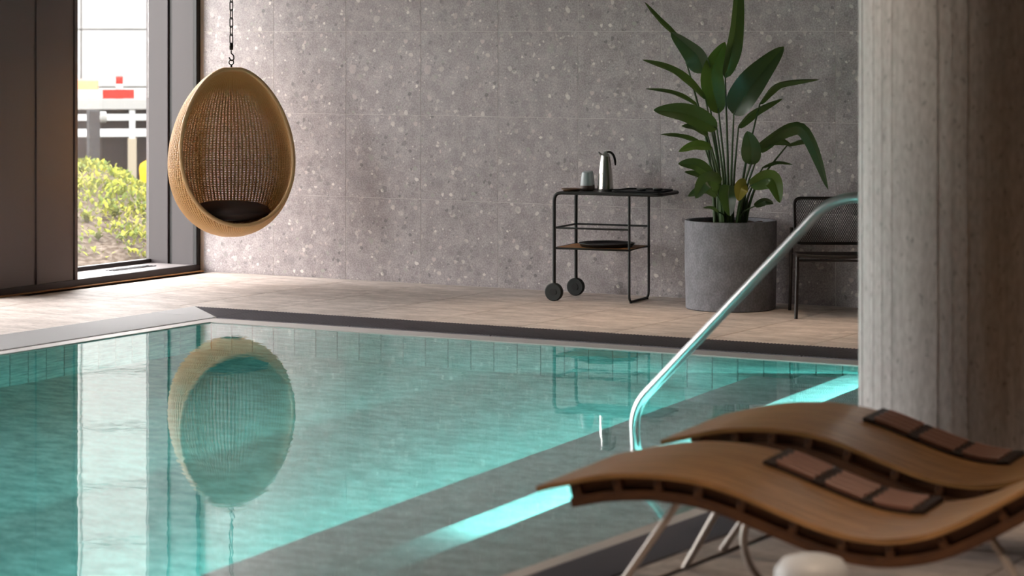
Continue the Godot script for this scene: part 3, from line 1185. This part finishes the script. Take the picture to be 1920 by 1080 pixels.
func build_trolley() -> void:
	var t := thing("serving_trolley", Vector3(-0.005, 0, 0.60), 0.13, "black tubular serving trolley on two wheels against the stone wall", "trolley")
	var D := -0.40
	var fr := MB.new()
	fr.tube(rounded([Vector3(0, 0.06, 0), Vector3(0, 0.722, 0), Vector3(0.745, 0.722, 0), Vector3(0.745, 0.722, D), Vector3(0, 0.722, D), Vector3(0, 0.06, D)], 0.055, 6), 0.0115, 10)
	part(fr, "frame", M.powder, t)
	var tp := MB.new()
	tp.box(Vector3(0.385, 0.722, D / 2), Vector3(0.70, 0.012, -D - 0.016), 0.003)
	part(tp, "table_top", M.powder, t)
	var ul := MB.new()
	ul.tube(rounded([Vector3(0.53, 0.72, -0.01), Vector3(0.53, 0.009, -0.01), Vector3(0.53, 0.009, D + 0.01), Vector3(0.53, 0.72, D + 0.01)], 0.05, 6), 0.0085, 10)
	part(ul, "runner_leg", M.powder, t)
	for z in [-0.04, D + 0.04]:
		var ft := MB.new()
		ft.lathe([Vector2(0.008, 0.008), Vector2(0.009, 0.0), Vector2(0, 0)], 10, Vector3(0.53, 0, z), true)
		part(ft, "foot", M.rubber, t)
	var md := MB.new()
	md.tube([Vector3(0.0, 0.488, 0), Vector3(0.53, 0.488, -0.004)], 0.0065, 8)
	md.tube([Vector3(0.0, 0.488, D), Vector3(0.53, 0.488, D + 0.004)], 0.0065, 8)
	md.tube([Vector3(0.0, 0.488, 0), Vector3(0.0, 0.488, D)], 0.0065, 8)
	part(md, "guard_rail", M.powder, t)
	var lw := MB.new()
	lw.tube([Vector3(0.0, 0.352, 0), Vector3(0.53, 0.352, -0.004), Vector3(0.53, 0.352, D + 0.004), Vector3(0, 0.352, D)], 0.007, 8)
	lw.tube([Vector3(0.0, 0.352, 0), Vector3(0.0, 0.352, D)], 0.007, 8)
	part(lw, "shelf_frame", M.powder, t)
	for k in 6:
		var b := MB.new()
		b.box(Vector3(0.266, 0.353, D / 2 + 0.062 * (k - 2.5)), Vector3(0.51, 0.01, 0.056), 0.002, Basis.IDENTITY, Vector2(0.3 * k, 0.4 * k))
		part(b, "shelf_slat", M.oak, t)
	for z in [0.0, D]:
		var wz := MB.new()
		wz.tube([Vector3(0, 0.06, z - 0.016), Vector3(0, 0.06, z - 0.014), Vector3(0, 0.06, z + 0.018), Vector3(0, 0.06, z + 0.02)], [0.055, 0.06, 0.06, 0.055], 32)
		var wo := part(wz, "wheel", M.rubber, t)
		var hb := MB.new()
		hb.tube([Vector3(0, 0.06, z + 0.018), Vector3(0, 0.06, z + 0.0235)], 0.024, 20)
		part(hb, "hub_cap", M.powder, wo)

func trol(x: float, y: float, z: float) -> Vector3:
	return Vector3(-0.005, 0, 0.60) + Basis(Vector3.UP, 0.13) * Vector3(x, y, z)

func build_tableware() -> void:
	var top := 0.7285
	# serving tray on the trolley top
	var tr := thing("serving_tray", trol(0.555, top, -0.2), 0.13, "flat black tray lying on the right half of the trolley top", "tray")
	var b := MB.new()
	b.box(Vector3(0, 0.004, 0), Vector3(0.33, 0.008, 0.32), 0.003)
	part(b, "base", M.powder, tr)
	var rm := MB.new()
	rm.tube(rounded([Vector3(0, 0.012, 0.16), Vector3(0.165, 0.012, 0.16), Vector3(0.165, 0.012, -0.16), Vector3(-0.165, 0.012, -0.16), Vector3(-0.165, 0.012, 0.16), Vector3(0, 0.012, 0.16)], 0.04), 0.005, 7)
	part(rm, "rim", M.powder, tr)
	# vacuum jug
	var j := thing("vacuum_jug", trol(0.29, top + 0.0, -0.2), 0.5259, "brushed steel vacuum jug with curved handle on the trolley", "jug")
	var body := MB.new()
	body.lathe([Vector2(0, 0.0), Vector2(0.05, 0.0), Vector2(0.054, 0.004), Vector2(0.0535, 0.02), Vector2(0.049, 0.09), Vector2(0.040, 0.17), Vector2(0.0325, 0.222), Vector2(0.0295, 0.234)], 40, Vector3.ZERO, true)
	part(body, "body", M.brushed, j)
	var lid := MB.new()
	lid.lathe([Vector2(0.0295, 0.234), Vector2(0.028, 0.243), Vector2(0.019, 0.25), Vector2(0.012, 0.256), Vector2(0.011, 0.264), Vector2(0, 0.267)], 28, Vector3.ZERO, true)
	part(lid, "lid", M.steel, j)
	var sp := MB.new()
	sp.tube([Vector3(-0.018, 0.236, 0), Vector3(-0.036, 0.25, 0), Vector3(-0.046, 0.262, 0)], [0.012, 0.008, 0.005], 10)
	part(sp, "spout", M.steel, j)
	var hd := MB.new()
	hd.tube(cr([Vector3(0.005, 0.26, 0), Vector3(0.03, 0.262, 0), Vector3(0.052, 0.244, 0), Vector3(0.064, 0.21, 0), Vector3(0.067, 0.172, 0)]), [0.006, 0.006, 0.006, 0.006, 0.007, 0.007, 0.008, 0.008, 0.008, 0.008, 0.008, 0.008, 0.008, 0.008, 0.008, 0.008, 0.008, 0.008, 0.008, 0.008, 0.008, 0.007, 0.006, 0.005, 0.004], 8)
	part(hd, "handle", M.black_metal, j)
	# cups
	var cup := [[0.155, -0.20, 0.0, "pale blue-grey ceramic cup standing nearest the steel jug"], [0.125, -0.31, 0.3, "pale blue-grey ceramic cup half hidden behind the other cup"]]
	for k in 2:
		var c := thing("ceramic_cup", trol(cup[k][0], top, cup[k][1]), cup[k][2], cup[k][3], "cup", "ceramic cups on the trolley")
		var m := MB.new()
		m.lathe([Vector2(0, 0.128), Vector2(0.028, 0.127), Vector2(0.032, 0.12), Vector2(0.038, 0.08), Vector2(0.043, 0.035)], 28, Vector3.ZERO, true)
		part(m, "body", M.glaze, c)
		var m2 := MB.new()
		m2.lathe([Vector2(0.043, 0.035), Vector2(0.0445, 0.012), Vector2(0.044, 0.0), Vector2(0.04, 0.0), Vector2(0.038, 0.03)], 28, Vector3.ZERO, true)
		part(m2, "rim_band", M.glaze_foot, c)
	# shallow dish
	var d := thing("shallow_dish", trol(0.085, top, -0.1), 0.0, "shallow brown dish at the left end of the trolley top", "dish")
	var dm := MB.new()
	dm.lathe([Vector2(0, 0.005), Vector2(0.05, 0.006), Vector2(0.066, 0.018), Vector2(0.069, 0.019), Vector2(0.067, 0.014), Vector2(0.05, 0.0), Vector2(0, 0)], 32, Vector3.ZERO, true)
	part(dm, "bowl", M.plate, d)
	# small glasses at the right end
	for k in 2:
		var g := thing("small_glass_dish", trol(0.56 + 0.09 * k, top + 0.0085, -0.16 - 0.07 * k), 0.0, ["small clear glass dish nearer the jug on the tray", "small clear glass dish at the tray's right end"][k], "dish", "glass dishes on the tray")
		var m := MB.new()
		m.lathe([Vector2(0, 0.003), Vector2(0.022, 0.004), Vector2(0.03, 0.018), Vector2(0.032, 0.018), Vector2(0.026, 0.0), Vector2(0, 0)], 24, Vector3.ZERO, true)
		part(m, "bowl", M.steel, g)
	# round tray on the shelf
	var rt := thing("round_tray", trol(0.30, 0.359, -0.2), 0.13, "round black tray lying on the trolley's wooden shelf", "tray")
	var rb := MB.new()
	rb.lathe([Vector2(0, 0.008), Vector2(0.165, 0.008), Vector2(0.182, 0.022), Vector2(0.188, 0.022), Vector2(0.172, 0.0), Vector2(0, 0)], 48, Vector3.ZERO, true)
	part(rb, "dish", M.black_metal, rt)
	var rr := MB.new()
	var rp := []
	for k in 48:
		rp.append(Vector3(sin(TAU * k / 48) * 0.186, 0.022, cos(TAU * k / 48) * 0.186))
	rr.tube(rp, 0.004, 6, true)
	part(rr, "rim", M.black_metal, rt)

func leaf_mesh(pts: Array, width: float, roll: float, fold: float) -> ArrayMesh:
	# pts: blade base, middle and tip; the blade faces +z, rolled round its own axis
	var m := MB.new()
	var ax := cr(pts, 9)
	var k := ax.size()
	var rows := []
	for i in k:
		var s := float(i) / (k - 1)
		var tg: Vector3 = (ax[mini(i + 1, k - 1)] - ax[maxi(i - 1, 0)]).normalized()
		var side := tg.cross(Vector3(0, 0, 1)).normalized()
		var nor := side.cross(tg).normalized()
		side = side.rotated(tg, roll)
		nor = nor.rotated(tg, roll)
		var wd := width * 0.5 * pow(sin(PI * pow(clampf(s, 0.004, 0.996), 0.72)), 0.75)
		var row := []
		for q: float in [-1.0, -0.66, -0.33, -0.05, 0.0, 0.05, 0.33, 0.66, 1.0]:
			var wave: float = 0.05 * sin(s * 17.0 + q * 2.0) * q * q
			row.append(ax[i] + side * wd * q + nor * wd * (fold * absf(q) + wave - (0.05 if q == 0.0 else 0.0)))
		rows.append(row)
	m.sheet(rows, Vector3.ZERO, Vector2.ONE)
	return m.mesh()

func build_plant() -> void:
	var t := thing("potted_plant", Vector3(1.22, 0, 0.44), 0.5259, "large-leaved bird of paradise plant in a grey concrete pot", "plant")
	var p := MB.new()
	p.lathe([Vector2(0, 0.0), Vector2(0.285, 0.0), Vector2(0.292, 0.006)], 64, Vector3.ZERO, true)
	p.lathe([Vector2(0.292, 0.006), Vector2(0.2985, 0.3), Vector2(0.2985, 0.568), Vector2(0.296, 0.574)], 64, Vector3.ZERO, false)
	p.lathe([Vector2(0.296, 0.574), Vector2(0.272, 0.574), Vector2(0.27, 0.57)], 64, Vector3.ZERO, false)
	p.lathe([Vector2(0.27, 0.57), Vector2(0.268, 0.44)], 64, Vector3.ZERO, true)
	part(p, "pot", M.pot, t)
	var so := MB.new()
	var rows := []
	var nz := noise(81, 6.0, 2)
	for i in 13:
		var row := []
		for k in 41:
			var r := 0.266 * i / 12.0
			var a := TAU * k / 40.0
			row.append(Vector3(sin(a) * r, 0.545 + nz.get_noise_2d(sin(a) * r * 4, cos(a) * r * 4) * 0.02, cos(a) * r))
		rows.append(row)
	so.sheet(rows, Vector3.UP)
	part(so, "soil", M.soil, t)
	# blades: base, middle, tip in picture-plane centimetres from the pot's middle; width; roll; fold; depth; material
	var L := [
		[[-4, 150.0], [2, 178], [5, 222], 13, 0.5, 0.35, 6, 1],
		[[1, 126.5], [13, 146], [33, 170], 21, -0.35, 0.5, 12, 0],
		[[-8, 127], [-13, 152], [-4, 173], 17, 0.2, 0.25, 4, 2],
		[[-17.5, 153], [-23, 165], [-39, 179.5], 17, -0.5, 0.4, 2, 0],
		[[-33, 175], [-46, 187], [-56, 199], 4.5, 0.6, 0.4, 0, 0],
		[[-17, 136], [-36, 153], [-58, 161.5], 9, 0.9, 0.35, 10, 1],
		[[-20, 130.5], [-36, 139], [-55, 142.5], 6, 1.0, 0.4, -4, 0],
		[[-10.5, 117.5], [-30, 127], [-51.5, 129.5], 15, 0.35, 0.3, 20, 1],
		[[-15, 112], [-23, 117], [-32, 118.5], 8, 0.8, 0.4, 2, 0],
		[[-18, 106.5], [-32, 111.5], [-46.5, 113.5], 6, 1.0, 0.4, 12, 0],
		[[-14, 105.5], [-25, 106.5], [-35.5, 103], 8, 0.6, 0.3, 22, 2],
		[[-13.5, 86.5], [-24, 94], [-35.5, 95], 10, 0.4, 0.3, 18, 1],
		[[-14, 84], [-22, 87], [-30.5, 89], 6, 0.7, 0.4, 6, 0],
		[[-8.5, 82], [-18, 84], [-25, 73.5], 13, 0.2, 0.45, 26, 0],
		[[-10, 74.5], [-18, 78.5], [-29, 74], 9, 0.5, 0.35, 16, 0],
		[[8, 82], [4, 80], [2, 72], 11, 0.0, 0.2, 28, 3],
		[[10.5, 81], [24, 86], [29, 70.5], 14, 0.3, 0.35, 24, 2],
		[[14, 67.5], [20, 71], [25.5, 69.5], 6, 0.3, 0.3, 18, 0],
		[[11.5, 94.5], [11, 106], [8.5, 116], 14, -0.15, 0.2, 20, 1],
		[[15, 105], [44, 118], [61, 78.5], 13, 0.75, 0.3, 16, 1],
		[[18, 102], [26, 110], [38, 107], 9, 0.5, 0.35, 8, 0],
		[[4.5, 117.5], [15, 128], [33, 136.5], 8, 0.7, 0.4, 6, 0],
		[[18, 133], [30, 146], [56, 149], 8.5, 0.9, 0.4, 10, 0],
		[[20, 92], [29, 95.5], [39, 94], 3, 0.5, 0.4, 10, 0],
		[[-9, 63.5], [-14, 66.5], [-19.5, 66.5], 2.6, 0.5, 0.4, 16, 0],
		[[-3, 81], [-4, 74], [-3, 62], 13, 0.1, 0.5, 24, 0],
		[[36, 106], [48, 109], [54, 100], 6, 0.9, 0.3, 6, 0],
	]
	var mats := [M.leaf, M.leaf2, M.leaf3, M.leaf4]
	for q in L:
		var dz: float = q[6] * 0.01
		var b := Vector3(q[0][0], q[0][1], 0) * 0.01 + Vector3(0, 0, dz)
		var mid := Vector3(q[1][0], q[1][1], 0) * 0.01 + Vector3(0, 0, dz * 1.15 + 0.02)
		var tip := Vector3(q[2][0], q[2][1], 0) * 0.01 + Vector3(0, 0, dz * 1.3)
		var lf := part(leaf_mesh([b, mid, tip], q[3] * 0.0092, q[4], q[5]), "leaf", mats[q[7]], t)
		var foot := Vector3(clampf(b.x * 0.35, -0.085, 0.085) + rng.randf_range(-0.015, 0.015), 0.535, clampf(dz * 0.3, -0.03, 0.07) + rng.randf_range(-0.02, 0.02))
		var bow := foot.lerp(b, 0.5) + Vector3(-b.x * 0.12, 0.03, 0.0)
		var path := cr([foot, foot.lerp(bow, 0.5) + Vector3(-b.x * 0.04, 0.0, 0), bow, b], 6)
		path.append(b.lerp(mid, 0.12))
		var rr := []
		for i in path.size():
			var s := float(i) / (path.size() - 1)
			rr.append(lerpf(0.017, 0.0045, pow(s, 0.55)) * (1.0 if b.y > 0.9 else 0.75))
		var st := MB.new()
		st.tube(path, rr, 8)
		part(st, "stem", M.stem, lf)

func build_chair() -> void:
	var t := thing("metal_armchair", Vector3(1.978, 0, 0.465), 0.497, "black metal chair with mesh back half hidden by the column", "chair")
	var W := 0.28
	for s in [-1, 1]:
		var f := MB.new()
		f.tube(rounded([Vector3(s * W, 0.0, 0.26), Vector3(s * (W - 0.012), 0.392, 0.235), Vector3(s * (W - 0.02), 0.375, -0.16)], 0.03), 0.0115, 10)
		part(f, "leg", M.brown_powder, t)
		var r := MB.new()
		r.tube(rounded([Vector3(s * W, 0.0, -0.26), Vector3(s * (W - 0.005), 0.40, -0.19), Vector3(s * (W - 0.005), 0.54, -0.185)], 0.05), 0.011, 10)
		part(r, "leg", M.brown_powder, t)
	# seat
	var sf := MB.new()
	sf.tube(cr([Vector3(-W + 0.012, 0.395, 0.236), Vector3(-0.12, 0.388, 0.25), Vector3(0, 0.386, 0.255), Vector3(0.12, 0.388, 0.25), Vector3(W - 0.012, 0.395, 0.236)]), 0.011, 8)
	sf.tube([Vector3(-W + 0.02, 0.362, 0.23), Vector3(W - 0.02, 0.362, 0.23)], 0.008, 8)
	sf.tube([Vector3(-W + 0.02, 0.375, -0.16), Vector3(W - 0.02, 0.375, -0.16)], 0.01, 8)
	part(sf, "seat_frame", M.brown_powder, t)
	var sm := MB.new()
	for k in 32:
		var x := lerpf(-0.255, 0.255, k / 31.0)
		sm.box(Vector3(x, 0.384, 0.04), Vector3(0.006, 0.003, 0.4))
	for k in 26:
		var z := lerpf(-0.155, 0.235, k / 25.0)
		sm.box(Vector3(0, 0.385, z), Vector3(0.52, 0.003, 0.006))
	var so := part(sm, "seat_mesh", M.brown_powder, t)
	so.set_meta("kind", "stuff")
	# back: leaning frame with expanded mesh
	var lean := Basis(Vector3.RIGHT, -0.16)
	var back := Node3D.new()
	back.name = "backrest"
	t.add_child(back)
	back.position = Vector3(0, 0.44, -0.17)
	back.basis = lean
	var bf := MB.new()
	bf.tube(rounded([Vector3(0, 0.0, 0), Vector3(0.255, 0.0, 0), Vector3(0.255, 0.29, 0), Vector3(-0.255, 0.29, 0), Vector3(-0.255, 0.0, 0), Vector3(0, 0.0, 0)], 0.045), 0.0105, 10)
	part(bf, "frame", M.brown_powder, back)
	var bm := MB.new()
	for sgn in [-1.0, 1.0]:
		for k in range(-12, 37):
			# wires clipped to the frame
			var x0 := -0.25 + k * 0.0145
			var a := Vector2(x0 if sgn > 0 else -x0, 0.006)
			var b := Vector2(a.x + sgn * 0.165, 0.284)
			var pa := a
			var pb := b
			var ok := true
			for lim in [-0.248, 0.248]:
				var oa: bool = (pa.x - lim) * signf(lim) > 0
				var ob: bool = (pb.x - lim) * signf(lim) > 0
				if oa and ob:
					ok = false
					break
				if oa or ob:
					var f: float = (lim - pa.x) / (pb.x - pa.x)
					var hit := pa.lerp(pb, f)
					if oa:
						pa = hit
					else:
						pb = hit
			if ok and pa.distance_to(pb) > 0.01:
				bm.bar(Vector3(pa.x, pa.y, 0.001 * sgn), Vector3(pb.x, pb.y, 0.001 * sgn), 0.004, 0.003)
	var bmo := part(bm, "mesh_panel", M.brown_powder, back)
	bmo.set_meta("kind", "stuff")
	for s in [-1, 1]:
		var br := MB.new()
		br.tube([Vector3(s * 0.275, 0.47, -0.186), Vector3(s * 0.25, 0.47, -0.178)], 0.008, 8)
		br.tube([Vector3(s * 0.275, 0.41, -0.19), Vector3(s * 0.25, 0.445, -0.17)], 0.008, 8)
		part(br, "bracket", M.brown_powder, t)

func build_rail() -> void:
	var t := thing("handrail", Vector3.ZERO, 0.0, "polished steel handrail sloping from the deck down into the water", "handrail")
	var z := 5.84
	var path := rounded([Vector3(3.37, -0.32, z), Vector3(3.335, -0.05, z), Vector3(3.322, 0.155, z), Vector3(4.262, 1.103, z), Vector3(4.95, 1.112, z), Vector3(4.97, 0.0, z)], 0.12, 8)
	var m := MB.new()
	m.tube(path, 0.0225, 16)
	part(m, "tube", M.steel, t)
	var fl := MB.new()
	fl.lathe([Vector2(0.0, 0.012), Vector2(0.045, 0.012), Vector2(0.05, 0.006), Vector2(0.05, 0.0), Vector2(0, 0)], 24, Vector3(4.97, 0, z), true)
	part(fl, "floor_flange", M.steel, t)
	var f2 := MB.new()
	f2.lathe([Vector2(0.0, 0.012), Vector2(0.045, 0.012), Vector2(0.05, 0.006), Vector2(0.05, 0.0), Vector2(0, 0)], 24, Vector3(3.37, -0.32, z), true)
	part(f2, "step_flange", M.steel, t)

func build_lounger(label: String, at: Vector3) -> Node3D:
	var t := thing("wave_lounger", at, 0.12, label, "lounger", "wooden loungers on the deck")
	var raw := [Vector2(-0.12, 0.37), Vector2(-0.02, 0.395), Vector2(0.09, 0.42), Vector2(0.2, 0.433), Vector2(0.31, 0.435), Vector2(0.42, 0.425), Vector2(0.53, 0.40), Vector2(0.66, 0.357), Vector2(0.79, 0.315), Vector2(0.9, 0.292), Vector2(1.01, 0.29), Vector2(1.13, 0.315), Vector2(1.25, 0.37), Vector2(1.42, 0.47), Vector2(1.62, 0.59), Vector2(1.8, 0.685), Vector2(1.96, 0.745), Vector2(2.06, 0.765)]
	var prof := cr(raw, 4)
	var n := 14
	var sw := 0.70 / n
	var vs := []
	for k in 5:
		var m := MB.new()
		m.bent(prof, 0.0, -(sw - 0.0016), 0.016, k * 0.37, k * 0.083)
		vs.append(m.mesh())
	for k in n:
		part(vs[(k * 3) % 5], "slat", M.wood, t, Vector3(0, 0, -k * sw))
	# lower rails on both sides and ribs between
	var low := []
	for i in prof.size():
		var tg: Vector2 = (prof[mini(i + 1, prof.size() - 1)] - prof[maxi(i - 1, 0)]).normalized()
		if i >= 4:
			low.append(prof[i] - Vector2(-tg.y, tg.x) * 0.056)
	for z in [-0.006, -0.666]:
		var m := MB.new()
		m.bent(low, z, z - 0.028, 0.03)
		part(m, "side_rail", M.wood_rail, t)
		var web := []
		for q in prof.slice(4):
			web.append(q - Vector2(0, 0.014))
		var wm := MB.new()
		wm.bent(web, -0.03 if z > -0.3 else -0.65, -0.038 if z > -0.3 else -0.658, 0.06)
		part(wm, "side_web", M.wood_rail, t)
	var i := 5
	while i < prof.size() - 1:
		var tg: Vector2 = (prof[i + 1] - prof[i - 1]).normalized()
		var nn := Vector2(-tg.y, tg.x)
		var c: Vector2 = prof[i] - nn * 0.037
		var m := MB.new()
		m.box(Vector3(c.x, c.y, -0.35), Vector3(0.026, 0.042, 0.68), 0.003, Basis(Vector3(tg.x, tg.y, 0), Vector3(nn.x, nn.y, 0), Vector3(0, 0, 1)))
		part(m, "rib", M.wood_rail, t)
		i += 5
	# rods and straps on the far half of the thigh slope
	var pad := []
	for k in prof.size():
		if prof[k].x > 0.50 and prof[k].x < 1.03:
			var tg: Vector2 = (prof[k + 1] - prof[k - 1]).normalized()
			pad.append(prof[k] + Vector2(-tg.y, tg.x) * 0.012)
	for k in 4:
		for seg in 3:
			var path := []
			var i0: int = int([0.0, 0.36, 0.68][seg] * (pad.size() - 2))
			var i1: int = int([0.36, 0.68, 1.0][seg] * (pad.size() - 2))
			for f in range(0, 7):
				var u: float = lerpf(i0 + 0.5, i1 - 0.5, f / 6.0) + 0.0
				var q: Vector2 = pad[int(u)].lerp(pad[int(u) + 1], u - int(u))
				path.append(Vector3(q.x, q.y, -0.47 - 0.06 * k))
			var m := MB.new()
			m.tube(path, 0.0145, 8)
			part(m, "rod", M.rod, t)
	for f in [0.0, 0.36, 0.68, 1.0]:
		var idx := int(f * (pad.size() - 2))
		var q: Vector2 = pad[idx]
		var tg: Vector2 = (pad[idx + 1] - pad[idx]).normalized()
		var nn := Vector2(-tg.y, tg.x)
		var m := MB.new()
		m.box(Vector3(q.x, q.y, -0.565) - Vector3(nn.x, nn.y, 0) * 0.004, Vector3(0.044, 0.014, 0.262), 0.004, Basis(Vector3(tg.x, tg.y, 0), Vector3(nn.x, nn.y, 0), Vector3(0, 0, 1)))
		part(m, "strap", M.strap, t)
	var pb := MB.new()
	var under := []
	for q in pad:
		under.append(q - Vector2(0, 0.0075))
	pb.bent(under, -0.432, -0.684, 0.003)
	part(pb, "pad_base", M.strap, t)
	# tubular legs
	var legs := [
		[Vector3(0.355, 0.375, -0.05), Vector3(0.10, 0.0, -0.02)],
		[Vector3(0.355, 0.375, -0.62), Vector3(0.115, 0.0, -0.73)],
		[Vector3(1.30, 0.32, -0.05), Vector3(1.52, 0.0, -0.02)],
		[Vector3(1.30, 0.32, -0.64), Vector3(1.52, 0.0, -0.70)]]
	for q in legs:
		var m := MB.new()
		m.tube(q, 0.0125, 12)
		part(m, "leg", M.leg, t)
	var br := MB.new()
	br.tube(cr([Vector3(0.52, 0.33, -0.36), Vector3(0.455, 0.24, -0.36), Vector3(0.445, 0.16, -0.36), Vector3(0.48, 0.08, -0.36), Vector3(0.56, 0.03, -0.36), Vector3(0.70, 0.0125, -0.36), Vector3(1.52, 0.0125, -0.36)]), 0.0125, 12)
	part(br, "brace", M.leg, t)
	var cb := MB.new()
	cb.tube([Vector3(1.52, 0.0125, -0.02), Vector3(1.52, 0.0125, -0.70)], 0.0125, 12)
	part(cb, "crossbar", M.leg, t)
	var cc := MB.new()
	cc.tube([Vector3(0.355, 0.35, -0.05), Vector3(0.355, 0.35, -0.62)], 0.012, 12)
	part(cc, "crossbar", M.leg, t)
	return t

func build_loungers() -> void:
	var o := Vector3(4.7, 0, 8.9)
	build_lounger("wavy wooden slatted lounger nearest the viewer, its foot end over the pool edge", o)
	var turn := Basis(Vector3.UP, 0.12)
	build_lounger("wavy wooden slatted lounger standing closer to the concrete column", o + turn * Vector3(0.03, 0, -1.05))
	var d := thing("drum_stool", Vector3(5.68, 0, 9.28), 0.0, "small white rounded stool before the nearest lounger, cut by the frame", "stool")
	var m := MB.new()
	m.lathe([Vector2(0.10, 0.0), Vector2(0.105, 0.16), Vector2(0.11, 0.24), Vector2(0.105, 0.285), Vector2(0.085, 0.313), Vector2(0.05, 0.324), Vector2(0, 0.327)], 40, Vector3.ZERO, true)
	part(m, "seat_body", M.white, d)
	var bs := MB.new()
	bs.lathe([Vector2(0, 0.012), Vector2(0.104, 0.012), Vector2(0.104, 0.0), Vector2(0, 0.0)], 40, Vector3.ZERO, true)
	part(bs, "base_ring", M.rubber, d)
